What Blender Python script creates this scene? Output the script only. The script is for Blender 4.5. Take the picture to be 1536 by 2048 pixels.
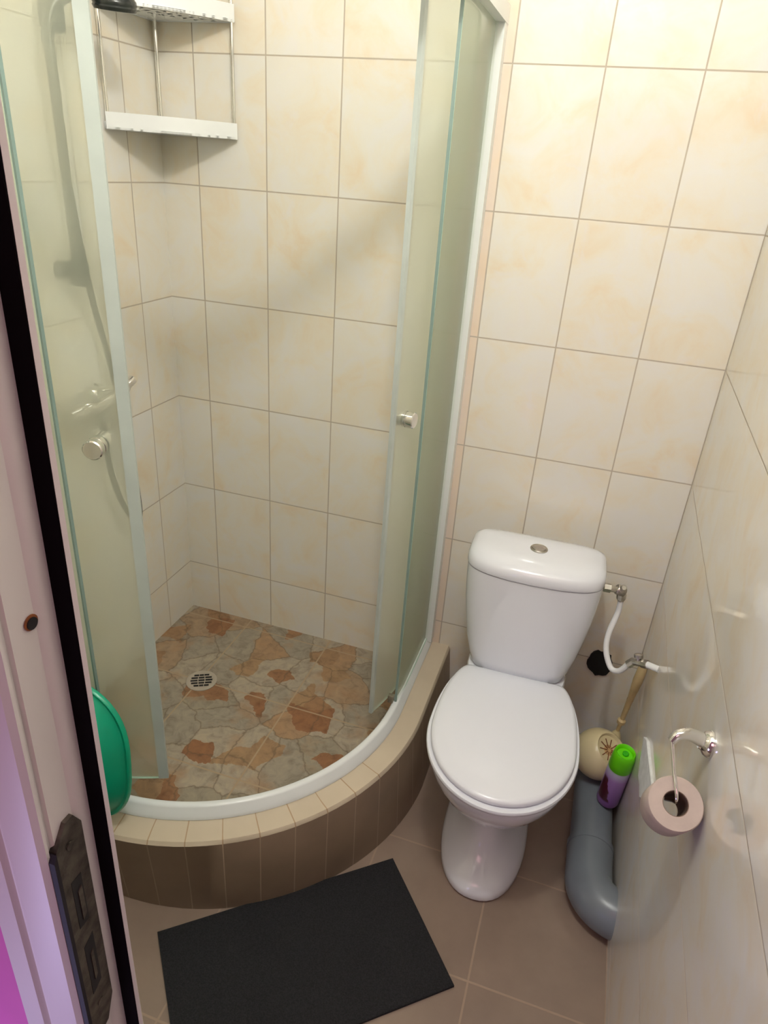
import bpy, bmesh, math, random
from mathutils import Vector, Matrix
PI = math.pi
S = bpy.context.scene
for o in list(bpy.data.objects): bpy.data.objects.remove(o)
col = S.collection

# ------------------------------------------------------------ camera
cam_d = bpy.data.cameras.new('camera'); cam = bpy.data.objects.new('camera', cam_d); col.objects.link(cam)
cam_d.sensor_fit = 'VERTICAL'; cam_d.sensor_height = 32.0
cam_d.lens = 1374.3 * 32.0 / 2048.0
cam_d.clip_start = 0.02
cam.matrix_world = Matrix(((0.94927918, -0.19477178, 0.24684612, 1.20680),
                           (0.30739151, 0.40961987, -0.85890746, -1.79229),
                           (0.06617786, 0.89122136, 0.44871480, 1.62101), (0, 0, 0, 1)))
S.camera = cam

# ------------------------------------------------------------ world, lights, exposure
W = bpy.data.worlds.new('world'); S.world = W; W.use_nodes = True
W.node_tree.nodes['Background'].inputs[0].default_value = (.9, .85, 1, 1)
W.node_tree.nodes['Background'].inputs[1].default_value = .07
S.view_settings.view_transform = 'Standard'; S.view_settings.look = 'None'
S.view_settings.gamma = 1; S.view_settings.use_curve_mapping = False
S.view_settings.exposure = 0.0

def lamp(name, kind, loc, energy, color, size=.1, rot=(0, 0, 0), size_y=None):
    d = bpy.data.lights.new(name, kind); d.energy = energy; d.color = color
    if kind == 'AREA':
        d.size = size
        if size_y: d.shape = 'RECTANGLE'; d.size_y = size_y
    else: d.shadow_soft_size = size
    o = bpy.data.objects.new(name, d); col.objects.link(o); o.location = loc; o.rotation_euler = rot
    return o
lamp('ceiling_bulb_light', 'POINT', (1.05, -1.2, 2.42), 25.5, (1, .99, .95), .05)
# the hall outside the doorway: pinkish lamp high up, violet one low to the left
def aim(o, t):
    o.rotation_euler = (Vector(t) - o.location).to_track_quat('-Z', 'Y').to_euler()
h1 = lamp('hall_pink_light', 'AREA', (1.2, -2.6, 2.35), 6.5, (1, .50, .56), .9); aim(h1, (.9, -1.55, 1.2))
h2 = lamp('hall_violet_light', 'AREA', (.70, -2.05, .55), 2.6, (.60, .56, 1), .4); aim(h2, (.85, -1.55, .9))

# ------------------------------------------------------------ node helpers
class NT:
    def __init__(s, name):
        s.m = bpy.data.materials.new(name); s.m.use_nodes = True
        s.t = s.m.node_tree; s.n = s.t.nodes; s.b = s.n['Principled BSDF']; s.out = s.n['Material Output']
    def new(s, typ, **kw):
        nd = s.n.new(typ)
        for k, v in kw.items(): setattr(nd, k, v)
        return nd
    def set(s, sock, v):
        if isinstance(v, bpy.types.NodeSocket): s.t.links.new(v, sock)
        else:
            if hasattr(sock.default_value, '__len__') and not isinstance(v, (int, float)) and len(sock.default_value) == 4 and len(v) == 3: v = (*v, 1)
            sock.default_value = v
    def math(s, op, a, b=0., c=None, clamp=False):
        nd = s.new('ShaderNodeMath', operation=op, use_clamp=clamp)
        s.set(nd.inputs[0], a); s.set(nd.inputs[1], b)
        if c is not None: s.set(nd.inputs[2], c)
        return nd.outputs[0]
    def mix(s, f, a, b, blend='MIX'):
        nd = s.new('ShaderNodeMix', data_type='RGBA', blend_type=blend)
        s.set(nd.inputs[0], f); s.set(nd.inputs[6], a); s.set(nd.inputs[7], b); return nd.outputs[2]
    def noise(s, vec, scale, detail=3, rough=.5, dist=0.):
        nd = s.new('ShaderNodeTexNoise'); s.set(nd.inputs['Vector'], vec)
        nd.inputs['Scale'].default_value = scale; nd.inputs['Detail'].default_value = detail
        nd.inputs['Roughness'].default_value = rough; nd.inputs['Distortion'].default_value = dist
        return nd.outputs
    def ramp(s, f, stops, interp='LINEAR'):
        nd = s.new('ShaderNodeValToRGB'); s.set(nd.inputs[0], f); cr = nd.color_ramp; cr.interpolation = interp
        while len(cr.elements) < len(stops): cr.elements.new(.5)
        for e, (p, c) in zip(cr.elements, stops): e.position = p; e.color = (*c, 1) if len(c) == 3 else c
        return nd.outputs[0]
    def rng(s, f, a, b, c=0., d=1.):
        nd = s.new('ShaderNodeMapRange'); s.set(nd.inputs[0], f)
        for i, v in enumerate((a, b, c, d)): nd.inputs[i + 1].default_value = v
        return nd.outputs[0]
    def comb(s, x, y, z):
        nd = s.new('ShaderNodeCombineXYZ')
        for i, v in enumerate((x, y, z)): s.set(nd.inputs[i], v)
        return nd.outputs[0]
    def bump(s, h, strength=.3, dist=.002):
        nd = s.new('ShaderNodeBump'); s.set(nd.inputs['Height'], h)
        nd.inputs['Strength'].default_value = strength; nd.inputs['Distance'].default_value = dist
        s.set(s.b.inputs['Normal'], nd.outputs[0])
    def pos(s, uv=False):
        tc = s.new('ShaderNodeTexCoord'); sp = s.new('ShaderNodeSeparateXYZ')
        s.t.links.new(tc.outputs['UV' if uv else 'Object'], sp.inputs[0])
        return tc.outputs['UV' if uv else 'Object'], sp.outputs

def srgb(r, g, b):
    f = lambda c: (c / 255) / 12.92 if c / 255 <= .04045 else ((c / 255 + .055) / 1.055) ** 2.4
    return (f(r), f(g), f(b))

def simple(name, color, rough=.4, metal=0., spec=.5, coat=0., noise=None, bump=None):
    t = NT(name); t.b.inputs['Roughness'].default_value = rough; t.b.inputs['Metallic'].default_value = metal
    t.b.inputs['Specular IOR Level'].default_value = spec; t.b.inputs['Coat Weight'].default_value = coat
    p, _ = t.pos()
    sc, amt = noise or (14, .05)
    n = t.noise(p, sc, 3)[0]
    a = tuple(c * (1 - amt) for c in color); b = tuple(min(1, c * (1 + amt)) for c in color)
    t.set(t.b.inputs['Base Color'], t.ramp(n, [(.3, a), (.7, b)]))
    if bump: t.bump(t.noise(p, bump[0], 4)[0], bump[1], bump[2])
    return t.m

def tile_cells(t, u, v, u0, v0, tw, th, g):
    U = t.math('DIVIDE', t.math('SUBTRACT', u, u0), tw); V = t.math('DIVIDE', t.math('SUBTRACT', v, v0), th)
    iu, iv = t.math('FLOOR', U), t.math('FLOOR', V)
    fu, fv = t.math('FRACT', t.math('ADD', U, 100.)), t.math('FRACT', t.math('ADD', V, 100.))
    du = t.math('MULTIPLY', t.math('MINIMUM', fu, t.math('SUBTRACT', 1., fu)), tw)
    dv = t.math('MULTIPLY', t.math('MINIMUM', fv, t.math('SUBTRACT', 1., fv)), th)
    return t.rng(t.math('MINIMUM', du, dv), g * .5, g, 1, 0), iu, iv      # grout mask, tile index

def wall_tile(name, axis, sign, u0, rough=.13, grout=(.50, .44, .36), spec=.5, tw=.2, peach_strip=False):
    t = NT(name); p, xyz = t.pos()
    u = xyz[axis] if sign > 0 else t.math('MULTIPLY', xyz[axis], -1.)
    m, iu, iv = tile_cells(t, u, xyz[2], u0, .041, tw, .3, .0022)
    wn = t.new('ShaderNodeTexWhiteNoise', noise_dimensions='3D'); t.set(wn.inputs['Vector'], t.comb(iu, iv, 3.))
    off = t.new('ShaderNodeVectorMath', operation='MULTIPLY_ADD')
    t.set(off.inputs[0], wn.outputs['Color']); off.inputs[1].default_value = (7, 7, 7); t.set(off.inputs[2], p)
    n1 = t.noise(off.outputs[0], 8., 5, .58, .6)[0]
    n2 = t.noise(off.outputs[0], 15, 4, .6, 1.)[0]
    base = t.ramp(n1, [(.32, (.80, .79, .755)), (.46, (.81, .78, .70)), (.58, (.815, .75, .62)), (.74, (.80, .675, .50))])
    base = t.mix(t.rng(n2, .55, .72, 0, .55), base, (.80, .775, .76))
    base = t.mix(t.rng(wn.outputs['Value'], 0, 1, 0, .12), base, (.80, .75, .66))
    if peach_strip:     # narrow peachier strip beside the shower, ending at the grout line
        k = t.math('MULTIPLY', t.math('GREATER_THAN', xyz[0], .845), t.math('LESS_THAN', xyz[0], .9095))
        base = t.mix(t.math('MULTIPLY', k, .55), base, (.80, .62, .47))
    t.set(t.b.inputs['Base Color'], t.mix(m, base, grout))
    t.set(t.b.inputs['Roughness'], t.rng(m, 0, 1, rough, .8))
    t.set(t.b.inputs['Specular IOR Level'], t.rng(m, 0, 1, spec, .1))
    h = t.math('SUBTRACT', t.math('MULTIPLY', t.noise(p, 7, 2)[0], .35), m)
    t.bump(h, .35, .0012)
    return t.m

def floor_tile():
    t = NT('brown_floor_tile'); p, xyz = t.pos()
    m, iu, iv = tile_cells(t, xyz[0], xyz[1], 1.21, -.54, .3, .3, .003)
    n = t.noise(p, 6, 5, .6)[0]
    base = t.ramp(n, [(.3, srgb(136, 118, 105)), (.7, srgb(150, 131, 117))])
    t.set(t.b.inputs['Base Color'], t.mix(m, base, srgb(165, 143, 124)))
    t.set(t.b.inputs['Roughness'], t.rng(m, 0, 1, .32, .8)); t.bump(t.math('MULTIPLY', m, -1.), .3, .001)
    return t.m

def curb_tile(name, c1, c2, jc, rough, top=False):
    t = NT(name); p, uv = t.pos(True); q, _ = t.pos()
    f = t.math('FRACT', t.math('DIVIDE', uv[0], .083)); d = t.math('MINIMUM', f, t.math('SUBTRACT', 1., f))
    m = t.rng(d, .011, .022, 1, 0)
    if top: m = t.math('MULTIPLY', m, t.rng(uv[0], 1.08, 1.10, 1, 0))
    n = t.noise(q, 9, 4)[0]
    t.set(t.b.inputs['Base Color'], t.mix(m, t.ramp(n, [(.3, c1), (.7, c2)]), jc))
    t.b.inputs['Roughness'].default_value = rough; t.bump(t.math('MULTIPLY', m, -1.), .3, .001)
    return t.m

def stone_floor():
    t = NT('printed_stone_tile'); p, xyz = t.pos()
    nz = t.noise(p, 14, 4, .6); sub = t.new('ShaderNodeVectorMath', operation='SUBTRACT')
    t.set(sub.inputs[0], nz[1]); sub.inputs[1].default_value = (.5, .5, .5)
    mad = t.new('ShaderNodeVectorMath', operation='MULTIPLY_ADD')
    t.set(mad.inputs[0], sub.outputs[0]); mad.inputs[1].default_value = (.055, .055, 0); t.set(mad.inputs[2], p)
    def vor(feat, sc):
        v = t.new('ShaderNodeTexVoronoi', feature=feat, voronoi_dimensions='2D'); t.set(v.inputs['Vector'], mad.outputs[0])
        v.inputs['Scale'].default_value = sc; v.inputs['Randomness'].default_value = 1.; return v
    v = vor('F1', 8.2); e = vor('DISTANCE_TO_EDGE', 8.2)
    sp = t.new('ShaderNodeSeparateColor'); t.set(sp.inputs[0], v.outputs['Color'])
    stones = t.ramp(sp.outputs[0], [(0, srgb(156, 146, 130)), (.30, srgb(168, 156, 138)), (.58, srgb(164, 140, 114)), (.76, srgb(154, 144, 126)), (.90, srgb(164, 134, 104))], 'CONSTANT')
    v2 = vor('F1', 14.); sp2 = t.new('ShaderNodeSeparateColor'); t.set(sp2.inputs[0], v2.outputs['Color'])
    stones = t.mix(t.rng(sp2.outputs[1], .76, .77), stones, t.ramp(sp2.outputs[0], [(.2, srgb(144, 100, 68)), (.8, srgb(160, 130, 98))]))
    g = t.noise(p, 30, 6, .65, .8)[0]
    stones = t.mix(1., stones, t.ramp(g, [(.3, (.62, .60, .58)), (.5, (.95, .95, .95)), (.7, (1.15, 1.12, 1.05))]), 'MULTIPLY')
    g2 = t.noise(p, 11, 3, .5)[0]
    stones = t.mix(t.rng(g2, .55, .7, 0, .5), stones, srgb(166, 128, 92))
    edge = t.rng(e.outputs['Distance'], .0, .03, .6, 0)
    stones = t.mix(edge, stones, srgb(96, 80, 60))
    m, _, _ = tile_cells(t, xyz[0], xyz[1], .235, -.345, .3, .3, .003)
    t.set(t.b.inputs['Base Color'], t.mix(m, stones, srgb(172, 150, 122)))
    t.b.inputs['Roughness'].default_value = .42; t.bump(t.math('SUBTRACT', g, m), .25, .0015)
    return t.m

def frosted(tint, T, milk, rough):
    t = NT('frosted_green_glass'); t.n.remove(t.b)
    p, _ = t.pos()
    rf = t.new('ShaderNodeBsdfRefraction'); rf.inputs['Color'].default_value = (*tint, 1)
    rf.inputs['Roughness'].default_value = rough; rf.inputs['IOR'].default_value = 1.13
    tr = t.new('ShaderNodeBsdfTransparent'); tr.inputs[0].default_value = (*tint, 1)
    tl = t.new('ShaderNodeBsdfTranslucent'); tl.inputs[0].default_value = (.88, .94, .86, 1)
    df = t.new('ShaderNodeBsdfDiffuse'); df.inputs[0].default_value = (.86, .92, .84, 1)
    gl = t.new('ShaderNodeBsdfGlossy'); gl.inputs['Roughness'].default_value = .10
    fr = t.new('ShaderNodeFresnel'); fr.inputs[0].default_value = 1.35
    def mx(f, a, b):
        n = t.new('ShaderNodeMixShader'); t.set(n.inputs[0], f); t.t.links.new(a, n.inputs[1]); t.t.links.new(b, n.inputs[2]); return n.outputs[0]
    c = mx(milk, mx(T, rf.outputs[0], tr.outputs[0]), mx(.4, tl.outputs[0], df.outputs[0])) if milk else tr.outputs[0]
    t.t.links.new(mx(t.math('MULTIPLY', fr.outputs[0], .18), c, gl.outputs[0]), t.out.inputs[0])
    return t.m

def can_label():
    t = NT('printed_can_label'); p, xyz = t.pos()
    z = xyz[2]
    ang = t.math('ADD', t.math('ARCTAN2', xyz[1], xyz[0]), t.math('MULTIPLY', t.noise(p, 45, 3)[0], .5))
    c = t.ramp(t.rng(z, 0, .2), [(0, srgb(120, 70, 130)), (.12, srgb(140, 95, 165)), (.56, srgb(165, 125, 190)), (.70, srgb(190, 185, 210)), (.82, srgb(160, 190, 160)), (.95, srgb(110, 190, 60))])
    fl = t.math('MULTIPLY', t.rng(z, .022, .030), t.rng(z, .118, .108))
    side = t.rng(t.math('ADD', ang, t.math('MULTIPLY', z, 9)), -1.35, -1.25, 1, 0)
    c = t.mix(t.math('MULTIPLY', fl, side), c, srgb(78, 14, 34))
    tq = t.math('MULTIPLY', t.rng(z, .150, .154), t.rng(z, .172, .168))
    tq = t.math('MULTIPLY', tq, t.rng(t.math('ABSOLUTE', t.math('ADD', ang, 1.2)), .55, .5))
    c = t.mix(tq, c, srgb(60, 140, 140))
    t.set(t.b.inputs['Base Color'], c); t.b.inputs['Roughness'].default_value = .3
    return t.m

M = {}
M['back'] = wall_tile('cream_wall_tile', 0, 1, .1095, .10, peach_strip=True)
M['left'] = wall_tile('cream_wall_tile_left', 1, -1, .1426, .10)
M['right'] = wall_tile('cream_wall_tile_right', 1, -1, 0., .085, spec=.6, tw=1.4)
M['floor'] = floor_tile()
M['stone'] = stone_floor()
M['curb_top'] = curb_tile('tan_curb_tile_lit', srgb(198, 184, 162), srgb(207, 193, 170), srgb(178, 152, 124), .22, True)  # same tile as the face, painted paler where lamplight strikes the top
M['curb_face'] = curb_tile('tan_curb_tile_shaded', srgb(124, 106, 88), srgb(136, 116, 97), srgb(158, 138, 116), .4)  # same tile as the top, painted browner for the shaded upright side
M['ceramic'] = simple('white_ceramic', (.78, .81, .87), .07, coat=.5, noise=(5, .01))
M['seat'] = simple('white_seat_plastic', (.79, .82, .88), .22, noise=(5, .01))
M['whiteplastic'] = simple('white_plastic', (.84, .86, .86), .28, noise=(8, .02))
M['rail'] = simple('white_aluminium', (.80, .84, .84), .25, noise=(8, .02))
M['seal'] = simple('grey_seal_strip', (.50, .56, .53), .3)
M['edge'] = simple('teal_glass_edge', (.21, .30, .27), .25)
M['chrome'] = simple('chrome', (.80, .79, .77), .09, metal=1., noise=(20, .05))
M['darkchrome'] = simple('chrome_dark_reflection', (.10, .105, .095), .3, metal=.5, noise=(60, .2))  # chrome, its colour darkened for the dark doorway it mirrors
M['steel'] = simple('dull_steel', (.50, .47, .42), .32, metal=1., noise=(60, .25))
M['pipe'] = simple('grey_pipe_plastic', srgb(118, 126, 134), .3, noise=(10, .08))
M['cream'] = simple('cream_plastic', srgb(222, 208, 165), .3, noise=(12, .05))
M['handle'] = simple('yellowed_plastic', srgb(206, 184, 136), .35, noise=(25, .12))
M['stain'] = simple('brown_stained_plastic', srgb(205, 165, 115), .5, noise=(60, .3))
M['darkslot'] = simple('rust_brown_slot', srgb(130, 78, 46), .7, noise=(80, .3))
M['green'] = simple('teal_green_plastic', srgb(0, 158, 120), .3, noise=(10, .08))
M['lime'] = simple('lime_green_cap', srgb(110, 225, 10), .35)
M['limedark'] = simple('lime_green_recess', srgb(50, 180, 10), .45)
M['can'] = can_label()
M['black'] = simple('black_opening', (.008, .008, .009), .6)  # flat black painted for the dark inside slots and holes
M['mat'] = simple('charcoal_mat_fabric', (.011, .0115, .0135), .9, noise=(300, .6), bump=(420, .8, .002))
M['frame'] = simple('door_frame_paint', (.80, .76, .74), .35, noise=(4, .04))
M['sealblack'] = simple('black_door_seal', (.0025, .0015, .002), .9, spec=.1)
M['worn'] = simple('worn_brown_metal', (.095, .082, .066), .42, metal=.5, noise=(90, .6), bump=(160, .5, .001))
M['wornedge'] = simple('dark_purple_metal_edge', (.005, .003, .008), .7)
M['rust'] = simple('rusty_rim', srgb(150, 85, 40), .7, noise=(90, .3))
M['paper'] = simple('greyish_pink_paper', srgb(188, 172, 162), .9, noise=(40, .06), bump=(90, .3, .002))
M['core'] = simple('brown_cardboard', srgb(120, 98, 84), .9)
M['plaster'] = simple('white_plaster', (.80, .82, .82), .7, noise=(60, .08), bump=(120, .5, .002))
M['hall'] = simple('magenta_wall_paint', srgb(222, 90, 185), .6)
M['ceil'] = simple('white_ceiling_paint', (.82, .82, .80), .8)
M['drain'] = simple('grey_drain_plastic', srgb(175, 165, 150), .4)
M['white_face'] = simple('hall_grey_paint', (.25, .22, .22), .5)
M['glass'] = [frosted((.97, .985, .94), .56, .34, .5), frosted((.97, .99, .96), 1., 0, .1), simple('green_glass_edge', (.45, .62, .52), .15)]
M['shhead'] = simple('black_shower_face', (.02, .024, .022), .25)

# ------------------------------------------------------------ mesh helpers
def link(name, bm, mats, parent=None, smooth=True, angle=35, loc=None):
    bmesh.ops.recalc_face_normals(bm, faces=bm.faces)
    me = bpy.data.meshes.new(name); bm.to_mesh(me); bm.free()
    if not isinstance(mats, (list, tuple)): mats = [mats]
    for m in mats: me.materials.append(m)
    if smooth:
        for p in me.polygons: p.use_smooth = True
        me.set_sharp_from_angle(angle=math.radians(angle))
    o = bpy.data.objects.new(name, me); col.objects.link(o)
    if parent: o.parent = parent
    if loc is not None: o.location = loc
    return o
def tag(o, label=None, cat=None, group=None, kind=None):
    for k, v in (('label', label), ('category', cat), ('group', group), ('kind', kind)):
        if v: o[k] = v
    return o
def empty(name, loc, label, cat, rz=0, group=None):
    o = bpy.data.objects.new(name, None); col.objects.link(o); o.location = loc; o.rotation_euler = (0, 0, rz)
    o.empty_display_size = .05
    return tag(o, label, cat, group)
def box(bm, a, b, mi=0):
    vs = [bm.verts.new((x, y, z)) for x in (a[0], b[0]) for y in (a[1], b[1]) for z in (a[2], b[2])]
    for f in ((0, 1, 3, 2), (4, 6, 7, 5), (0, 4, 5, 1), (2, 3, 7, 6), (0, 2, 6, 4), (1, 5, 7, 3)):
        bm.faces.new([vs[i] for i in f]).material_index = mi
    return vs
def bevel(bm, w, seg=2, ang=30):
    es = [e for e in bm.edges if len(e.link_faces) == 2 and e.calc_face_angle(0) > math.radians(ang)]
    bmesh.ops.bevel(bm, geom=es, offset=w, segments=seg, affect='EDGES', profile=.5)
def loft(bm, rings, closed=True, cap=True, mi=0, loop=False):
    R = [[bm.verts.new(p) for p in r] for r in rings]; n = len(R[0])
    prs = list(zip(R, R[1:])) + ([(R[-1], R[0])] if loop else [])
    for a, b in prs:
        for i in range(n if closed else n - 1):
            j = (i + 1) % n; bm.faces.new((a[i], a[j], b[j], b[i])).material_index = mi
    if cap and not loop:
        bm.faces.new(R[0][::-1]).material_index = mi; bm.faces.new(R[-1]).material_index = mi
    return R
def prism(bm, pts, h0, h1, axis=2, mi=0):
    def P(p, h):
        if axis == 2: return (p[0], p[1], h)
        if axis == 1: return (p[0], h, p[1])
        return (h, p[0], p[1])
    return loft(bm, [[P(p, h0) for p in pts], [P(p, h1) for p in pts]], mi=mi)
def smooth_path(pts, n=8):
    pts = [Vector(p) for p in pts]; out = []
    for i in range(len(pts) - 1):
        p0, p1, p2, p3 = pts[max(i - 1, 0)], pts[i], pts[i + 1], pts[min(i + 2, len(pts) - 1)]
        for k in range(n):
            t = k / n
            out.append(.5 * ((2 * p1) + (p2 - p0) * t + (2 * p0 - 5 * p1 + 4 * p2 - p3) * t * t + (3 * p1 - p0 - 3 * p2 + p3) * t ** 3))
    return out + [pts[-1]]
def tube(bm, path, r, seg=14, mi=0, cap=True):
    path = [Vector(p) for p in path]; rings = []; up = None
    for i, p in enumerate(path):
        d = (path[min(i + 1, len(path) - 1)] - path[max(i - 1, 0)]).normalized()
        if up is None: up = d.orthogonal().normalized()
        up = (up - d * up.dot(d)).normalized(); v = d.cross(up)
        rr = r(i / (len(path) - 1)) if callable(r) else r
        rings.append([p + (up * math.cos(2 * PI * k / seg) + v * math.sin(2 * PI * k / seg)) * rr for k in range(seg)])
    loft(bm, rings, cap=cap, mi=mi)
def lathe(bm, prof, seg=32, origin=(0, 0, 0), axis=(0, 0, 1), mi=0, cap=True):
    # prof: (radius, height) pairs
    ax = Vector(axis).normalized(); u = ax.orthogonal().normalized(); v = ax.cross(u); o = Vector(origin)
    rings = [[o + ax * h + (u * math.cos(2 * PI * k / seg) + v * math.sin(2 * PI * k / seg)) * max(r, 1e-4) for k in range(seg)] for r, h in prof]
    loft(bm, rings, cap=cap, mi=mi)

# ============================================================ ROOM
ROOMH = 2.55; YF = -1.42
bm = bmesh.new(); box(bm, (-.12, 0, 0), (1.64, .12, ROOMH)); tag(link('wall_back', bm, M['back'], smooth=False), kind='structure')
bm = bmesh.new(); box(bm, (-.12, -1.55, 0), (0, 0, ROOMH)); tag(link('wall_left', bm, M['left'], smooth=False), kind='structure')
# right wall: slightly out of true, creeping inwards towards the doorway as it rises
bm = bmesh.new()
def xr(y, z): return 1.5095 - .020 * max(-y, 0) * min(z, 1.3)
G = [[bm.verts.new((xr(-y, z), -y, z)) for z in (0, .26, .52, .78, 1.04, 1.3, ROOMH)] for y in [i * 1.55 / 10 for i in range(11)]]
for a, b in zip(G, G[1:]):
    for i in range(6): bm.faces.new((a[i], a[i + 1], b[i + 1], b[i]))
ext = bmesh.ops.extrude_face_region(bm, geom=bm.faces[:])
for v in [g for g in ext['geom'] if isinstance(g, bmesh.types.BMVert)]: v.co.x = 1.64
tag(link('wall_right', bm, M['right'], angle=20), kind='structure')
bm = bmesh.new(); box(bm, (-.12, -3.2, -.1), (1.64, .12, 0)); tag(link('floor', bm, M['floor'], smooth=False), kind='structure')
bm = bmesh.new(); box(bm, (-.12, -3.2, ROOMH), (1.64, .12, ROOMH + .1)); tag(link('ceiling', bm, M['ceil'], smooth=False), kind='structure')
# front wall around the doorway (tiled inside, magenta paint on the hall side)
bm = bmesh.new()
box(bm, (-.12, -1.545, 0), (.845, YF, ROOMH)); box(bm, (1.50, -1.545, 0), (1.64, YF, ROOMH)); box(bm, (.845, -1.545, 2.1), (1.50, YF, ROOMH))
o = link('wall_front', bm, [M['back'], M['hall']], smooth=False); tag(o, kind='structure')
for p in o.data.polygons:
    if p.normal.y < -.9: p.material_index = 1
bm = bmesh.new(); box(bm, (-.2, -3.2, 0), (-.12, -1.545, ROOMH)); tag(link('wall_hall_left', bm, M['ceil'], smooth=False), kind='structure')
bm = bmesh.new(); box(bm, (-.2, -3.3, 0), (1.64, -3.2, ROOMH)); tag(link('wall_hall_far', bm, M['ceil'], smooth=False), kind='structure')
bm = bmesh.new(); box(bm, (1.64, -3.2, 0), (1.72, -1.545, ROOMH)); tag(link('wall_hall_right', bm, M['white_face'], smooth=False), kind='structure')

# ceiling lamp body the light comes from (above the frame)
t = empty('ceiling_lamp', (1.05, -1.2, ROOMH), 'round white ceiling lamp above the bathroom floor', 'lamp')
bm = bmesh.new(); lathe(bm, [(.07, 0), (.07, -.02), (.03, -.03), (.02, -.045)]); link('lamp_base', bm, M['whiteplastic'], t)

# ============================================================ DOOR FRAME (foreground left)
door = bpy.data.objects.new('door_1', None); col.objects.link(door); door.location = (.92 - 1.4 * .007, -1.53, 0); door.rotation_euler = (0, .007, 0)   # the frame is a touch out of plumb
tag(door, 'pale painted door frame with worn strike plate in the left foreground', 'door frame', kind='structure')
D = Vector((.92, -1.53, 0))
def dl(p): return [(x - D.x, y - D.y) for x, y in p]
def jamb_profile():
    return [(.8455, -1.545), (.8635, -1.545), (.8635, -1.561), (.8655, -1.563), (.884, -1.563), (.8866, -1.5590), (.8886, -1.5590), (.8905, -1.561), (.905, -1.561),
            (.916, -1.560), (.9195, -1.5565), (.9195, -1.5540), (.9172, -1.5525), (.9172, -1.5505), (.9198, -1.5490),
            (.9200, -1.5300), (.9215, -1.5275), (.9228, -1.5240), (.9228, -1.5165), (.915, -1.5160), (.915, -1.5142), (.9350, -1.5142), (.9361, -1.5110),
            (.914, -1.4900), (.86, -1.4390), (.8455, -1.43)]
bm = bmesh.new(); prism(bm, dl(jamb_profile()), 0, 2.14)
link('frame_post', bm, M['frame'], door, angle=25)
bm = bmesh.new(); prism(bm, dl([(.9228, -1.5165), (.9346, -1.5152), (.9349, -1.5143), (.915, -1.5143), (.915, -1.5165)]), 0, 2.12)
link('black_seal', bm, M['sealblack'], door, smooth=False)['label'] = 'black rubber seal strip'
# right post and head
bm = bmesh.new(); box(bm, (1.475 - D.x, -1.56 - D.y, 0), (1.505 - D.x, -1.44 - D.y, 2.14)); bevel(bm, .003); link('frame_post', bm, M['frame'], door)
bm = bmesh.new(); box(bm, (.80 - D.x, -1.56 - D.y, 2.06), (1.505 - D.x, -1.44 - D.y, 2.14)); bevel(bm, .003); link('frame_head', bm, M['frame'], door)
# strike plate on the jamb face (x = .92): chamfered ends, two slots, folded lip
bm = bmesh.new()
X0 = .9232 - D.x; X1 = .9205 - D.x - .004
out = [(-1.5530, 1.182), (-1.5400, 1.2010), (-1.5325, 1.2010), (-1.5260, 1.188), (-1.5260, .975), (-1.5350, .950), (-1.5480, .945), (-1.5530, .955)]
out = [(y - D.y, z) for y, z in out]
sl1 = [(-1.5450, 1.143), (-1.5350, 1.143), (-1.5350, 1.090), (-1.5450, 1.090)]
sl2 = [(-1.5450, 1.066), (-1.5345, 1.072), (-1.5345, 1.010), (-1.5450, 1.004)]
sl1 = [(y - D.y, z) for y, z in sl1]; sl2 = [(y - D.y, z) for y, z in sl2]
prism(bm, out, X1, X0, axis=0); bevel(bm, .0006, 1)
plate = link('strike_plate', bm, M['worn'], door); plate['label'] = 'worn brown-grey metal strike plate with two slots'
bm = bmesh.new(); prism(bm, [(-1.5560 - D.y, 1.178), (-1.5528 - D.y, 1.184), (-1.5528 - D.y, .95), (-1.5560 - D.y, .955)], X1, X0 + .0012, axis=0)
link('plate_lip', bm, M['wornedge'], plate, smooth=False)
for s in (sl1, sl2):
    bm = bmesh.new(); prism(bm, s, X0 - .001, X0 + .0003, axis=0); link('slot', bm, M['black'], plate, smooth=False)
bm = bmesh.new(); prism(bm, [(-1.5410 - D.y, 1.128), (-1.5370 - D.y, 1.132), (-1.5370 - D.y, 1.100), (-1.5410 - D.y, 1.096)], X0, X0 + .0012, axis=0); link('latch_tongue', bm, M['worn'], plate, smooth=False)
bm = bmesh.new(); prism(bm, [(-1.5408 - D.y, 1.052), (-1.5378 - D.y, 1.055), (-1.5378 - D.y, 1.022), (-1.5408 - D.y, 1.018)], X0, X0 + .0010, axis=0); link('bolt_tongue', bm, M['worn'], plate, smooth=False)
for z in (1.178, .985):
    bm = bmesh.new(); lathe(bm, [(.0035, 0), (.0035, .0008), (.001, .0012)], 14, (X0, -1.5395 - D.y, z), (1, 0, 0)); link('screw', bm, M['worn'], plate)
bm = bmesh.new(); lathe(bm, [(.0052, 0), (.0052, .0006), (.004, .0008)], 18, (.9228 - D.x - .0025, -1.5335 - D.y, 1.366), (1, 0, 0)); 
link('screw_hole', bm, M['rust'], door)['label'] = 'rusty rim of a screw hole'
bm = bmesh.new(); lathe(bm, [(.0040, 0), (.0040, .0012)], 18, (.9228 - D.x - .0022, -1.5335 - D.y, 1.3655), (1, 0, 0)); link('screw_hole', bm, M['black'], door)

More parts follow.
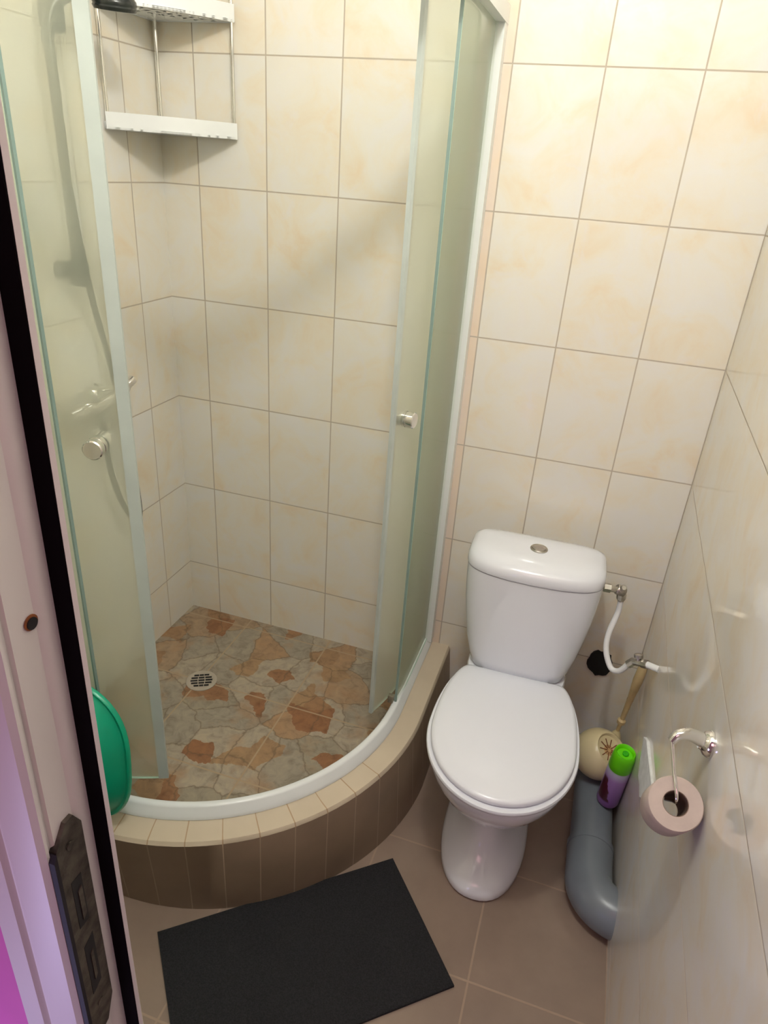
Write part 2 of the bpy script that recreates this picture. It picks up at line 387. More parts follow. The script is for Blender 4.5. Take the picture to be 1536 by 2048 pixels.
# ============================================================ SHOWER BASE
CX, CY, RO, RI = .33, -.35, .617, .520
def arc_path(r, n=28, cx=CX, cy=CY, x0=0., y1=0.):
    pts = [(x0, cy - r)]
    for k in range(n + 1):
        a = -PI / 2 + (PI / 2) * k / n; pts.append((cx + r * math.cos(a), cy + r * math.sin(a)))
    pts.append((cx + r, y1)); return pts
base = empty('tiled_shower_pan', (0, 0, 0), 'quarter-round shower pan with tan tiled curb and printed stone tile floor', 'shower pan')
def curb_mesh(p_in, z_in, p_out, z_out):
    bm = bmesh.new(); uv = bm.loops.layers.uv.new('UVMap')
    def lens(P):
        L = [0]
        for a, b in zip(P, P[1:]): L.append(L[-1] + math.dist(a, b))
        return L
    L = lens(p_out)
    A = [bm.verts.new((*p, z_in)) for p in p_in]; B = [bm.verts.new((*p, z_out)) for p in p_out]
    for i in range(len(A) - 1):
        f = bm.faces.new((A[i], B[i], B[i + 1], A[i + 1]))
        for lp, u in zip(f.loops, (L[i], L[i], L[i + 1], L[i + 1])): lp[uv].uv = (u, 0)
    return bm
po, pi = arc_path(RO), arc_path(RI)
# one closed body: top, faces, inner face
bm = bmesh.new(); uv = bm.loops.layers.uv.new('UVMap')
prof = [(RO + .002, 0.), (RO, .247), (RO - .006, .255), (RI, .257), (RI, .10)]
def foot_path():        # the tiled face leans: undercut in front, splayed beside the toilet
    pts = arc_path(RO); out = []
    for i, p in enumerate(pts):
        a = max(-PI / 2, min(0, math.atan2(p[1] - CY, p[0] - CX))) if 0 < i < len(pts) - 1 else (-PI / 2 if i == 0 else 0)
        d = -.033 + .058 * (1 + a / (PI / 2)); out.append((p[0] + d * math.cos(a) * (a > -PI / 2), p[1] + d * math.sin(a)))
    return out
rows = [[(*p, z) for p in (foot_path() if z == 0 else arc_path(r))] for r, z in prof]
L = [0]
for a, b in zip(po, po[1:]): L.append(L[-1] + math.dist(a, b))
V = [[bm.verts.new(p) for p in r] for r in rows]
for k in range(len(V) - 1):
    for i in range(len(po) - 1):
        f = bm.faces.new((V[k][i], V[k][i + 1], V[k + 1][i + 1], V[k + 1][i]))
        f.material_index = 1 if k in (1, 2) else 0
        for lp, u in zip(f.loops, (L[i], L[i + 1], L[i + 1], L[i])): lp[uv].uv = (u + .02, 0)
curb = link('curb', bm, [M['curb_face'], M['curb_top']], base, angle=40); curb['label'] = 'curved curb clad in narrow tan tiles'
bm = bmesh.new(); pts = [(0, 0)] + arc_path(RI + .004); prism(bm, pts, .12, .155)
link('stone_floor', bm, M['stone'], base, smooth=False)['label'] = 'shower floor of grey and rust stone-print tiles'
# drain
dr = empty('floor_drain', (.242, -.345, .155), 'small round slotted floor drain in the shower floor', 'drain')
bm = bmesh.new(); lathe(bm, [(.047, 0), (.047, .002), (.044, .0035), (.036, .0035), (.034, .0025), (.001, .0025)], 40); link('drain_rim', bm, M['drain'], dr)
bm = bmesh.new()
for j, yy in enumerate((-.024, -.012, 0, .012, .024)):
    w = math.sqrt(.033 ** 2 - yy ** 2)
    for s0, s1 in ((-w, -w * .36), (-w * .28, w * .28), (w * .36, w)):
        a = .5; c, s = math.cos(a), math.sin(a)
        pp = [(s0, yy - .0034), (s1, yy - .0034), (s1, yy + .0034), (s0, yy + .0034)]
        prism(bm, [(x * c - y * s, x * s + y * c) for x, y in pp], .0022, .0033)
link('drain_slots', bm, M['black'], dr, smooth=False)

# ============================================================ SHOWER ENCLOSURE
enc = empty('shower_enclosure', (0, 0, .2572), 'quarter-round frosted glass shower enclosure with white rails, doors slid open', 'shower cabin')
EZ = .256
def sweep_profile(bm, prof, z0=0.):     # prof: (radius, z) closed loop swept along the quarter-round
    rings = []
    for r, z in prof: rings.append([(*p, z + z0) for p in arc_path(r)])
    R = [[bm.verts.new(p) for p in r] for r in rings]; m = len(R); n = len(R[0])
    for k in range(m):
        for i in range(n - 1): bm.faces.new((R[k][i], R[k][i + 1], R[(k + 1) % m][i + 1], R[(k + 1) % m][i]))
    bm.faces.new([R[k][0] for k in range(m)]); bm.faces.new([R[k][-1] for k in range(m)][::-1])
bm = bmesh.new(); sweep_profile(bm, [(.557, 0), (.556, .010), (.549, .016), (.546, .027), (.541, .031), (.531, .031), (.527, .027), (.526, 0)]); link('bottom_rail', bm, M['rail'], enc, angle=50)
ZT = 1.945 - EZ
bm = bmesh.new(); sweep_profile(bm, [(.560, ZT - .035), (.560, ZT), (.525, ZT), (.525, ZT - .035)]); bevel(bm, .003); link('top_rail', bm, M['rail'], enc, angle=40)
bm = bmesh.new(); box(bm, (.862, -.034, .02), (.889, -.0005, ZT)); bevel(bm, .004); link('wall_profile', bm, M['rail'], enc)
bm = bmesh.new(); box(bm, (.0005, -.909, .02), (.034, -.882, ZT)); bevel(bm, .004); link('wall_profile', bm, M['rail'], enc)
def sheet(path, z0, z1, th=.006):
    bm = bmesh.new(); n = len(path); P = [Vector((*p, 0)) for p in path]; rings = []
    for i, p in enumerate(P):
        d = (P[min(i + 1, n - 1)] - P[max(i - 1, 0)]).normalized(); nr = Vector((d.y, -d.x, 0)) * th / 2
        a, b = p + nr, p - nr
        rings.append([(a.x, a.y, z0), (b.x, b.y, z0), (b.x, b.y, z1), (a.x, a.y, z1)])
    loft(bm, rings)
    bm.faces.ensure_lookup_table()
    for k, f in enumerate(bm.faces): f.material_index = {1: 1, 3: 0}.get(k % 4, 2) if k < 4 * (n - 1) else 2
    return bm
link('fixed_glass_panel', sheet([(.872, -.03), (.872, -.15), (.8715, -.27), (.866, -.345)], .03, ZT - .03), M['glass'], enc, angle=40)
link('fixed_glass_panel', sheet([(.03, -.892), (.15, -.892), (.27, -.8915), (.345, -.886)], .03, ZT - .03), M['glass'], enc, angle=40)
def strip(x, y, w, d, ang, name='edge_strip', mat='seal', z0=.028, z1=None, parent=enc):
    bm = bmesh.new(); c, s = math.cos(ang), math.sin(ang)
    pts = [(-w / 2, -d / 2), (w / 2, -d / 2), (w / 2, d / 2), (-w / 2, d / 2)]
    prism(bm, [(x + a * c - b * s, y + a * s + b * c) for a, b in pts], z0, (z1 or ZT - .03)); bevel(bm, .0012, 1)
    return link(name, bm, M[mat], parent)
strip(.8655, -.3475, .0045, .0062, math.radians(100), mat='edge'); strip(.3475, -.8855, .0045, .0062, math.radians(-5), mat='edge')
# sliding doors (curved), each slid open behind its fixed panel
def arc3(a, b, R, n=14, side=1):
    a, b = Vector(a), Vector(b); m = (a + b) / 2; d = b - a; h = math.sqrt(R * R - (d.length / 2) ** 2)
    nrm = Vector((d.y, -d.x)).normalized() * side; c = m + nrm * h
    a0 = math.atan2(a.y - c.y, a.x - c.x); a1 = math.atan2(b.y - c.y, b.x - c.x)
    while a1 - a0 > PI: a1 -= 2 * PI
    while a1 - a0 < -PI: a1 += 2 * PI
    return [(c.x + R * math.cos(a0 + (a1 - a0) * k / n), c.y + R * math.sin(a0 + (a1 - a0) * k / n)) for k in range(n + 1)]
def door_leaf(a, b, side, knob_at, strip_w):
    path = arc3(a, b, .60, side=side); lz0 = .035
    g = link('sliding_glass_door', sheet(path, lz0, ZT - .04), M['glass'], enc, angle=40)
    p0, p1 = Vector(path[0]), Vector(path[1]); d = (p0 - p1).normalized()
    s = strip(p0.x, p0.y, strip_w, .009, math.atan2(d.y, d.x), 'door_seal', 'seal', lz0, ZT - .04, g)
    k = knob_at; q0, q1 = Vector(path[k]), Vector(path[k + 1]); tn = (q1 - q0).normalized(); out = Vector((tn.y, -tn.x))
    if out.dot(Vector((.33, -.35)) - q0) > 0: out = -out
    return g, q0, out
gR, kq, ko = door_leaf((.817, -.418), (.838, -.055), -1, 1, .010)
def knob(parent, base, out, z, L=.038, r=.0135, inner=.020):
    bm = bmesh.new(); o = (base.x, base.y, z)
    lathe(bm, [(r * .85, 0), (r * .85, .004), (r, .006), (r, .016), (r * .94, .0165), (r * .94, .0185), (r, .019), (r, L - .002), (r - .002, L), (.001, L)], 30, o, (out.x, out.y, 0))
    lathe(bm, [(r, -.001), (r, -inner), (r - .002, -inner - .002), (.001, -inner - .002)], 30, o, (out.x, out.y, 0))
    link('door_knob', bm, M['chrome'], parent)['label'] = 'chrome cylindrical knob'
knob(gR, Vector((.8215, -.378)), Vector((1, -.15)).normalized(), 1.122 - EZ, .036, .0185, .003)
gL, kq, ko = door_leaf((.430, -.808), (.055, -.858), 1, 1, .022)
knob(gL, Vector((.378, -.822)), Vector((.30, -1)).normalized(), 1.132 - EZ, .034, .0185)
# rollers
for x, y in ((.857, -.352), (.35, -.872)):
    bm = bmesh.new(); box(bm, (x - .012, y - .006, .030), (x + .004, y + .008, .052)); bevel(bm, .003); link('door_guide', bm, M['steel'], enc)

# ============================================================ CORNER SHELF
sh = empty('corner_shelf', (0, 0, 1.66), 'two-tier white corner shelf with perforated quarter-round trays', 'shelf')
def tray(z):
    bm = bmesh.new(); R = .228
    def outline(r, n=18):
        # flattened quarter-round front
        pts = []
        A, B = Vector((.012, -r)), Vector((r, -.012)); c = Vector((r * .66, -r * .66))
        for k in range(n + 1):
            t_ = k / n; pts.append(A * (1 - t_) ** 2 + c * 2 * t_ * (1 - t_) + B * t_ ** 2)
        return pts
    o_, i_ = outline(R + .006), outline(R - .002)
    # rim strip
    rings = [[(o.x, o.y, z), (o.x, o.y, z + .036), (i.x, i.y, z + .036), (i.x, i.y, z)] for o, i in zip(o_, i_)]
    loft(bm, rings)
    # bottom with perforations: grid of quads minus holes
    N = 38; st = R / N
    def inside(x, y):
        # distance test against the curve
        best = min(o_, key=lambda p: (math.atan2(-p.y, p.x) - math.atan2(y, x)) ** 2)
        return math.hypot(x, y) < best.length - .004
    def hole(x, y):
        u, v = x + y, x - y
        for k in range(-4, 5):
            for j in range(0, 4):
                hu, hv = .105 + j * .026, k * .026 + (j % 2) * .013
                if math.hypot(u * .7071 - hu, v * .7071 - hv) < .0062: return True
        return False
    vs = {}
    def gv(i, j, zz):
        if (i, j, zz) not in vs: vs[(i, j, zz)] = bm.verts.new((.004 + i * st, -.004 - j * st, zz))
        return vs[(i, j, zz)]
    for i in range(N):
        for j in range(N):
            x, y = (i + .5) * st, (j + .5) * st
            if inside(x, y) and not hole(x, y):
                for zz in (z + .002, z + .005): bm.faces.new((gv(i, j, zz), gv(i + 1, j, zz), gv(i + 1, j + 1, zz), gv(i, j + 1, zz)))
    # back lips
    box(bm, (.003, -.006, z), (R, -.003, z + .016)); box(bm, (.003, -R, z), (.006, -.003, z + .016))
    return bm
for z in (-.004, .243):
    link('shelf_tray', tray(z), M['whiteplastic'], sh, angle=30)
for x, y, r in ((.226, -.012, .0045), (.012, -.226, .0045), (.016, -.016, .0055)):
    bm = bmesh.new(); tube(bm, [(x, y, -.002), (x, y, .49)], r, 12); link('shelf_rod', bm, M['chrome'], sh)

# ============================================================ SHOWER SET (left wall, partly behind frosted glass)
ss = empty('shower_set', (.0, -.44, 1.04), 'chrome shower mixer with riser rail, hose and hand shower on the left wall', 'shower')
O = Vector(ss.location)
def L3(p): return tuple(Vector(p) - O)
bm = bmesh.new(); tube(bm, [L3((.05, -.435, 1.345)), L3((.05, -.435, 1.97))], .0105, 16)
for z in (1.36, 1.95): lathe(bm, [(.021, -.05), (.021, -.038), (.010, -.034), (.010, 0)], 18, L3((.05, -.435, z)), (1, 0, 0))
link('riser_rail', bm, M['darkchrome'], ss)
bm = bmesh.new(); lathe(bm, [(.020, -.028), (.023, -.022), (.023, .022), (.020, .028)], 20, L3((.052, -.435, 1.358))); link('rail_bracket', bm, M['darkchrome'], ss)
bm = bmesh.new(); lathe(bm, [(.022, -.03), (.024, -.02), (.024, .02), (.018, .035)], 20, L3((.062, -.432, 1.845))); link('slider_holder', bm, M['darkchrome'], ss)
bm = bmesh.new()
tube(bm, [L3((.06, -.545, 1.045)), L3((.06, -.36, 1.045))], .021, 20)
for y in (-.53, -.375):
    lathe(bm, [(.032, 0), (.032, .006), (.019, .012), (.019, .05)], 22, L3((.001, y, 1.045)), (1, 0, 0))
lathe(bm, [(.014, 0), (.014, .035), (.012, .04)], 16, L3((.06, -.43, 1.03)), (0, 0, -1))
mx_ = link('mixer_body', bm, M['chrome'], ss)
bm = bmesh.new(); lathe(bm, [(.024, 0), (.026, .006), (.026, .02), (.020, .03)], 20, L3((.06, -.45, 1.062)), (0, 0, 1))
tube(bm, smooth_path([L3((.06, -.45, 1.085)), L3((.09, -.45, 1.095)), L3((.135, -.452, 1.105))], 5), .007, 12); link('mixer_lever', bm, M['chrome'], mx_)
bm = bmesh.new(); lathe(bm, [(.018, 0), (.019, .03), (.012, .05), (.012, .075)], 16, L3((.06, -.365, 1.050)), (0, 1, .35)); link('diverter_knob', bm, M['chrome'], mx_)
hp = [(.06, -.43, .985), (.062, -.42, .85), (.055, -.37, .72), (.045, -.31, .665), (.035, -.287, .70), (.035, -.30, .85), (.04, -.345, 1.1), (.05, -.40, 1.30), (.070, -.45, 1.5), (.085, -.475, 1.68), (.082, -.47, 1.80)]
bm = bmesh.new(); tube(bm, smooth_path([L3(p) for p in hp], 10), .0075, 12); link('shower_hose', bm, M['darkchrome'], ss)
bm = bmesh.new()
tube(bm, smooth_path([L3((.075, -.47, 1.79)), L3((.085, -.455, 1.85)), L3((.11, -.42, 1.885)), L3((.142, -.375, 1.896))], 8), lambda t: .0115 + .004 * t, 16)
link('hand_shower_handle', bm, M['darkchrome'], ss)
bm = bmesh.new(); lathe(bm, [(.001, .022), (.02, .020), (.034, .012), (.042, .002), (.043, -.004), (.041, -.009)], 32, L3((.155, -.357, 1.880)), (.10, -.12, 1)); hs = link('hand_shower_head', bm, M['shhead'], ss)
bm = bmesh.new(); lathe(bm, [(.0400, -.004), (.0435, -.010), (.040, -.016), (.001, -.018)], 32, L3((.155, -.357, 1.880)), (.10, -.12, 1)); link('spray_face', bm, M['shhead'], hs)['label'] = 'black spray face'

# ============================================================ BASIN (leaning on the enclosure, mostly behind the frame)
bs = empty('plastic_basin', (.238, -.940, .259), 'teal green plastic basin standing on its rim on the curb behind the door frame', 'basin')
def basin_ring(s, y, cz=.190):
    pts = []
    for k in range(56):
        a = 2 * PI * k / 56; c, s_ = math.cos(a), math.sin(a); e = 2 / 2.9
        pts.append((  .202 * s * math.copysign(abs(c) ** e, c), y, cz + .188 * s * math.copysign(abs(s_) ** e, s_)))
    return pts
bm = bmesh.new()
loft(bm, [basin_ring(*r) for r in ((.98, .004), (1.0, .002), (1.0, -.004), (.985, -.008), (.955, -.006), (.93, -.010), (.86, -.045), (.78, -.075), (.72, -.083), (.6, -.085), (.58, -.081), (.4, -.081))])
rot = Matrix.Rotation(math.radians(-5), 4, 'X'); bmesh.ops.transform(bm, matrix=rot, verts=bm.verts)
link('basin_bowl', bm, M['green'], bs, angle=50)

# ============================================================ FLOOR MAT
bm = bmesh.new()
pts = [(.506, -.986), (.961, -.611), (1.183, -.863), (.728, -1.238)]
c = Vector((.8445, -.9245))
def subdiv(a, b, n): return [Vector(a) + (Vector(b) - Vector(a)) * k / n for k in range(n)]
pp = []
for a, b in zip(pts, pts[1:] + pts[:1]): pp += subdiv(a, b, 10)
prism(bm, [(p.x - c.x, p.y - c.y) for p in pp], .0008, .0075); bevel(bm, .0015, 2)
o = link('floor_mat', bm, M['mat'], loc=(c.x, c.y, 0)); tag(o, 'charcoal black rectangular mat lying on the floor before the shower', 'mat')

# ============================================================ TOILET
to = empty('toilet', (1.170, -.28, 0), 'white close-coupled ceramic toilet with its lid down', 'toilet', math.radians(1.5))
def sup(n, a, b, cx, cy, e, z, eb=None):
    """superellipse ring; e exponent for the front half, eb for the back half"""
    r = []
    for k in range(n):
        t_ = 2 * PI * k / n; c, s = math.cos(t_), math.sin(t_); ee = e if s < 0 else (eb or e)
        r.append((cx + a * math.copysign(abs(c) ** (2 / ee), c), cy + b * math.copysign(abs(s) ** (2 / ee), s), z))
    return r
def egg(w, yb, ym, yf, wb, z, n=40, dz=None):
    """seat outline: straight back of half-width wb at yb, widest w at ym, round front at yf"""
    pts = []
    for k in range(n + 1):              # front half, right to left
        a = PI * k / n; pts.append((w * math.cos(a), ym - (ym - yf) * math.sin(a) ** .94))
    m = 14
    for k in range(1, m + 1):
        t_ = k / m; pts.append((-(w - (w - wb) * (1 - math.cos(t_ * PI / 2)) ** 1.0), ym + (yb - ym) * math.sin(t_ * PI / 2) ** 1.0))
    for k in range(0, m):
        t_ = 1 - k / m; pts.append(((w - (w - wb) * (1 - math.cos(t_ * PI / 2))), ym + (yb - ym) * math.sin(t_ * PI / 2)))
    pts2 = [pts[0]]
    for p in pts[1:]:
        if math.dist(p, pts2[-1]) > 1e-4: pts2.append(p)
    if math.dist(pts2[0], pts2[-1]) < 1e-4: pts2.pop()
    return [(x, y, z) for x, y in pts2]
bm = bmesh.new()
N = 48
def ring(z, a, yf, yb, e=2.2, eb=2.6): return sup(N, a, (yb - yf) / 2, 0, (yb + yf) / 2, e, z, eb)
loft(bm, [ring(0, .110, -.365, .06, 2.3), ring(.008, .1135, -.370, .06, 2.3), ring(.025, .1125, -.366, .06, 2.3), ring(.040, .106, -.350, .06), ring(.056, .088, -.315, .062), ring(.085, .070, -.280, .065),
          ring(.13, .063, -.262, .07), ring(.185, .066, -.256, .07), ring(.215, .084, -.280, .07), ring(.24, .108, -.320, .07), ring(.27, .134, -.362, .075), ring(.31, .160, -.402, .08, 2.1, 2.2), ring(.345, .172, -.422, .05, 2.1, 2.2),
          ring(.372, .1765, -.432, .03, 2.1, 2.2), ring(.388, .1775, -.434, .02, 2.1, 2.2), ring(.395, .175, -.430, .018, 2.1, 2.2)])
link('bowl', bm, M['ceramic'], to, angle=70)
# neck deck below the cistern
bm = bmesh.new()
def drop(a, yb, yf, z, e=3.4): return sup(N, a, (yb - yf) / 2, 0, (yb + yf) / 2, e, z)
loft(bm, [drop(.11, .16, -.02, .36), drop(.13, .165, -.03, .385), drop(.134, .168, -.03, .405), drop(.131, .167, -.028, .412)])
link('bowl_deck', bm, M['ceramic'], to, angle=60)
# cistern
def cr(z, a, yf, yb, e=4.2, bulge=.0):
    r = []
    for x, y, zz in sup(64, a, (yb - yf) / 2, 0, (yb + yf) / 2, e, z, 6):
        if y < (yb + yf) / 2: y -= bulge * (1 - (x / a) ** 2)
        r.append((x, y, zz))
    return r
bm = bmesh.new()
loft(bm, [cr(.412, .118, .012, .165, 4, .004), cr(.420, .128, .004, .172, 4, .006), cr(.45, .138, .002, .175, 4, .010), cr(.50, .1505, .001, .178, 4, .013), cr(.56, .1605, .001, .18, 4, .016),
          cr(.62, .1675, .001, .18, 4.4, .019), cr(.68, .1715, .001, .18, 4.6, .021), cr(.722, .173, .001, .18, 4.6, .022)])
link('cistern', bm, M['ceramic'], to, angle=60)
bm = bmesh.new()
loft(bm, [cr(.7222, .166, .008, .176, 4.6, .022), cr(.7250, .168, .006, .178, 4.6, .022), cr(.7255, .174, -.001, .182, 4.4, .023), cr(.730, .1755, -.002, .183, 4.2, .024), cr(.745, .1745, -.001, .182, 4., .024), cr(.757, .170, .003, .177, 3.6, .022),
          cr(.765, .156, .018, .165, 3.2, .018), cr(.7695, .130, .040, .145, 2.9, .012), cr(.771, .08, .065, .12, 2.6, .006), cr(.7715, .02, .085, .10, 2.4, 0)])
link('cistern_lid', bm, M['ceramic'], to, angle=60)
bm = bmesh.new(); lathe(bm, [(.0225, 0), (.0225, .004), (.020, .006), (.017, .0045), (.0165, .0055), (.001, .007)], 34, (.0, .086, .7695)); link('flush_button', bm, M['steel'], to)['label'] = 'round chrome flush button'
# seat and lid
bm = bmesh.new()
loft(bm, [egg(.176, .005, -.215, -.437, .118, .3955), egg(.1815, .006, -.215, -.444, .122, .399), egg(.1825, .006, -.215, -.4455, .123, .405), egg(.1805, .006, -.215, -.4435, .122, .4095)])
link('seat', bm, M['seat'], to, angle=50)
bm = bmesh.new()
loft(bm, [egg(.168, .004, -.215, -.426, .116, .4105), egg(.1725, .005, -.215, -.431, .119, .413), egg(.1735, .005, -.215, -.4325, .120, .420), egg(.171, .003, -.215, -.429, .118, .425),
          egg(.163, -.004, -.215, -.421, .112, .4280), egg(.13, -.03, -.215, -.38, .085, .4295), egg(.07, -.09, -.215, -.31, .05, .4305)])
link('seat_lid', bm, M['seat'], to, angle=50)
for x in (-.075, .075):
    bm = bmesh.new(); tube(bm, [(x - .012, .0, .418), (x + .012, .0, .418)], .008, 12); link('hinge', bm, M['seat'], to)

# ============================================================ WATER SUPPLY
wp = empty('water_supply_hose', (1.40, -.17, .66), 'white flexible water hose with metal valves right of the cistern', 'hose')
O = Vector(wp.location)
pts = [(1.395, -.16, .661), (1.396, -.16, .616), (1.385, -.18, .561), (1.387, -.2, .519), (1.406, -.222, .484), (1.426, -.24, .492), (1.443, -.25, .528)]
bm = bmesh.new(); tube(bm, smooth_path([L3(p) for p in pts], 8), .0075, 16); link('hose', bm, M['whiteplastic'], wp)
bm = bmesh.new()
tube(bm, [L3((1.345, -.175, .69)), L3((1.362, -.172, .689))], .012, 6); tube(bm, [L3((1.36, -.172, .688)), L3((1.385, -.165, .686))], .008, 14)
lathe(bm, [(.012, -.012), (.014, -.009), (.014, .009), (.012, .012)], 14, L3((1.388, -.163, .684)), (1, .2, -.4))
lathe(bm, [(.0095, 0), (.012, .003), (.012, .016), (.009, .022)], 8, L3((1.393, -.161, .676)), (.1, 0, -1))
lathe(bm, [(.008, 0), (.009, .014), (.006, .018)], 12, L3((1.390, -.165, .69)), (.2, -.7, .7))
link('inlet_valve', bm, M['steel'], wp)
bm = bmesh.new()
tube(bm, [L3((1.442, -.250, .526)), L3((1.452, -.252, .541))], .011, 8)
tube(bm, [L3((1.450, -.252, .540)), L3((1.474, -.268, .552))], .0095, 14)
tube(bm, [L3((1.470, -.266, .551)), L3((1.482, -.275, .557))], .012, 8)
lathe(bm, [(.006, 0), (.006, .012), (.011, .013), (.011, .02), (.008, .022)], 14, L3((1.462, -.262, .548)), (-.2, .3, 1))
link('shutoff_valve', bm, M['steel'], wp)
bm = bmesh.new(); tube(bm, [L3((1.480, -.274, .556)), L3((1.5075, -.293, .5630))], .0085, 14); link('wall_stub', bm, M['whiteplastic'], wp)
# hole in the back wall: a solid black slab stands for its dark inside
bm = bmesh.new(); random.seed(4)
rim = [(1.402 + (.036 + random.uniform(-.004, .004)) * math.cos(a), .331 + (.045 + random.uniform(-.005, .004)) * math.sin(a)) for a in [2 * PI * k / 22 for k in range(22)]]
prism(bm, [(x - 1.402, z - .331) for x, z in rim], -.006, .0005, axis=1)
o = link('pipe_hole_black', bm, M['black'], loc=(1.402, 0, .331)); tag(o, 'black ragged pipe opening in the back wall right of the toilet', 'pipe hole')

# ============================================================ SEWAGE PIPE
sp_ = empty('waste_pipe', (1.447, -.3, 0), 'thick grey plastic waste pipe along the floor bending into the right wall', 'pipe')
O = Vector(sp_.location); r = .0535
bm = bmesh.new(); tube(bm, [L3((1.447, -.10, .060)), L3((1.447, -.47, .060))], r, 40); link('straight_pipe', bm, M['pipe'], sp_, angle=50)
bm = bmesh.new()
path = [L3((1.447, -.435, .060)), L3((1.447, -.452, .060)), L3((1.447, -.4525, .060)), L3((1.447, -.50, .060))]
for k in range(1, 13):
    a = PI / 2 * k / 12; path.append(L3((1.447 + .075 * (1 - math.cos(a)) * 1.1, -.53 - .075 * math.sin(a), .060)))
tube(bm, path, lambda t: .0575 if t < 1 else .0575, 40); link('elbow', bm, M['pipe'], sp_, angle=50)
bm = bmesh.new(); tube(bm, [L3((1.447, -.432, .060)), L3((1.447, -.448, .060))], .0590, 40); link('socket_ring', bm, M['pipe'], sp_, angle=50)

# ============================================================ TOILET BRUSH + HOLDER
bh = empty('brush_holder', (1.437, -.222, .1145), 'cream ball-shaped toilet brush holder resting on the grey waste pipe', 'brush holder')
tilt = Vector((.55, -.42, 1)).normalized()
bm = bmesh.new()
R = .071; prof = []
for k in range(3, 16):
    a = -PI / 2 + PI * k / 19.5; prof.append((R * math.cos(a), R * math.sin(a)))
prof = [(.02, prof[0][1])] + prof
ztop = prof[-1][1]; rt = prof[-1][0]
prof += [(rt - .003, ztop + .0015), (rt - .006, ztop - .002), (rt - .008, ztop - .006), (.001, ztop - .012)]
lathe(bm, prof, 40, (0, 0, .0705), tilt)
ball = link('holder_ball', bm, M['cream'], bh, angle=50)
u = tilt.orthogonal().normalized(); v = tilt.cross(u)
bm = bmesh.new()
lathe(bm, [(rt - .010, ztop - .0075), (.02, ztop - .0095), (.001, ztop - .0105)], 36, (0, 0, .0705), tilt, cap=False)
link('holder_cover', bm, M['stain'], ball)['label'] = 'brown stained slotted cover'
bm = bmesh.new()
for k in range(10):
    a = 2 * PI * k / 10 + .2; d = u * math.cos(a) + v * math.sin(a); e_ = tilt.cross(d)
    c0 = Vector((0, 0, .0705)) + tilt * (ztop - .0085)
    p0, p1 = c0 + d * .006, c0 + d * (rt - .016) + tilt * .0018
    loft(bm, [[p0 + e_ * .0008, p0 - e_ * .0008, p0 - e_ * .0008 + tilt * .001, p0 + e_ * .0008 + tilt * .001],
              [p1 + e_ * .0013, p1 - e_ * .0013, p1 - e_ * .0013 + tilt * .001, p1 + e_ * .0013 + tilt * .001]])
link('cover_slots', bm, M['darkslot'], ball, smooth=False)
br = empty('toilet_brush', (1.468, -.13, .125), 'toilet brush with tapered yellowish handle leaning behind its cream holder', 'brush')
O = Vector(br.location)
a0, a1 = Vector((1.480, -.140, .215)), Vector((1.4955, -.160, .480))
ax = (a1 - a0)
bm = bmesh.new()
def hr(t):
    ks = [(0, .0055), (.10, .0055), (.12, .0115), (.16, .0115), (.18, .006), (.22, .0072), (.45, .0085), (.47, .0095), (.49, .0088), (.75, .0135), (.9, .0125), (.97, .010), (1, .004)]
    for (p, q), (s, w) in zip(ks, ks[1:]):
        if p <= t <= s: return q + (w - q) * (t - p) / (s - p)
    return .004
tube(bm, [a0 + ax * k / 100 - O for k in range(101)], hr, 18); link('brush_handle', bm, M['handle'], br, angle=40)
bm = bmesh.new(); b0 = a0 - ax * .38
tube(bm, [b0 + (a0 - b0) * k / 10 - O for k in range(11)], lambda t: .005 + .013 * math.sin(PI * min(1, (1 - t) * 1.3)), 18); link('bristle_head', bm, M['cream'], br)

# ============================================================ AIR FRESHENER CAN
can = empty('air_freshener_can', (1.4755, -.312, .1165), 'purple air freshener can with lime green cap beside the brush holder', 'spray can')
up = Vector((.005, -.030, .225)).normalized()
can.rotation_euler = up.to_track_quat('Z', 'Y').to_euler()
rc = .0295
bm = bmesh.new(); lathe(bm, [(rc - .006, 0), (rc - .001, .003), (rc, .008), (rc, .145), (rc - .002, .152), (rc - .006, .156)], 36); link('can_body', bm, M['can'], can, angle=50)
bm = bmesh.new(); lathe(bm, [(rc - .001, .146), (rc + .0004, .149), (rc - .001, .190), (rc - .003, .205), (rc - .005, .208), (rc - .008, .206), (rc - .010, .196), (.001, .195)], 36); cap = link('spray_cap', bm, M['lime'], can, angle=50); cap['label'] = 'lime green cap'
bm = bmesh.new(); lathe(bm, [(.008, .195), (.008, .200), (.006, .202), (.001, .202)], 20, (.003, .002, 0)); link('spray_button', bm, M['limedark'], cap)

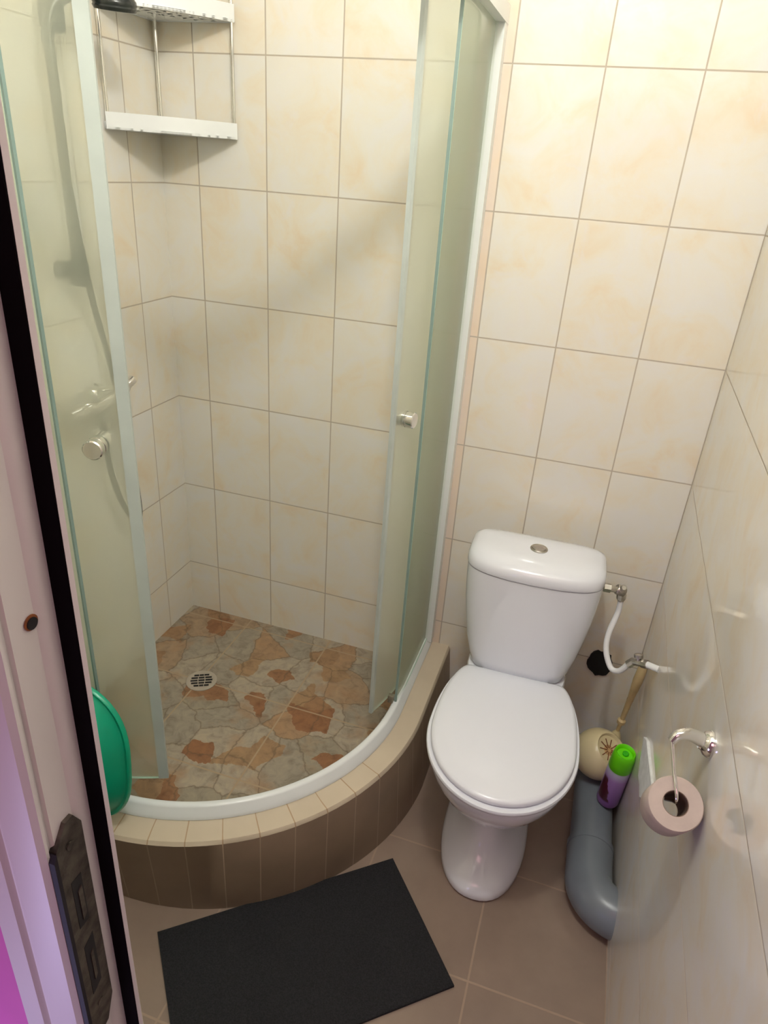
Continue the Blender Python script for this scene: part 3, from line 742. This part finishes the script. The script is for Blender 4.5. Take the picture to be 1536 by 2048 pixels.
# ============================================================ WHITE PATCH ON RIGHT WALL
bm = bmesh.new()
poly = [(-.395, .433), (-.434, .457), (-.52, .472), (-.613, .489), (-.619, .471), (-.604, .428), (-.58, .407), (-.555, .398), (-.534, .378), (-.50, .381), (-.463, .372), (-.43, .392)]
pc = (1.503, -.5, .43)
prism(bm, [(y - pc[1], z - pc[2]) for y, z in poly], -.0045, .0085, axis=0)
o = link('plaster_patch', bm, M['plaster'], loc=pc, smooth=False); tag(o, 'narrow ragged white patch on the right wall above the waste pipe', 'plaster patch')

# ============================================================ TOILET PAPER HOLDER + ROLL
th_ = empty('toilet_paper_holder', (1.493, -.86, .87), 'curved chrome toilet paper holder fixed to the right wall', 'paper holder')
O = Vector(th_.location)
bm = bmesh.new(); lathe(bm, [(.021, 0), (.021, .004), (.018, .010), (.012, .014), (.010, .018)], 30, L3((1.4935, -.875, .860)), (-1, 0, 0)); link('wall_rosette', bm, M['chrome'], th_)
bm = bmesh.new(); tube(bm, smooth_path([L3(p) for p in ((1.488, -.875, .860), (1.472, -.878, .869), (1.455, -.885, .877), (1.440, -.893, .876), (1.433, -.898, .866))], 8), lambda t: .0125 - .006 * t, 18); link('bracket_arm', bm, M['chrome'], th_)
bm = bmesh.new(); tube(bm, smooth_path([L3(p) for p in ((1.433, -.898, .868), (1.437, -.912, .856), (1.442, -.932, .838), (1.448, -.953, .822), (1.4505, -.958, .808), (1.4505, -.940, .790), (1.451, -.905, .755))], 8), .0028, 12); link('roll_wire', bm, M['chrome'], th_)
ro = empty('toilet_paper_roll', (1.4505, -.960, .806), 'greyish pink toilet paper roll hanging tilted on the chrome holder', 'paper roll')
AX = Vector((.05, .60, -.80)).normalized()
bm = bmesh.new(); lathe(bm, [(.0185, .0), (.038, 0), (.0395, .002), (.0395, .083), (.038, .085), (.0185, .085), (.0185, 0)], 44, (0, 0, 0), AX, cap=False); link('paper', bm, M['paper'], ro, angle=50)
bm = bmesh.new(); lathe(bm, [(.0190, .001), (.0190, .0845), (.0175, .0845), (.0175, .001), (.0190, .001)], 30, (0, 0, 0), AX, cap=False); link('cardboard_core', bm, M['core'], ro)
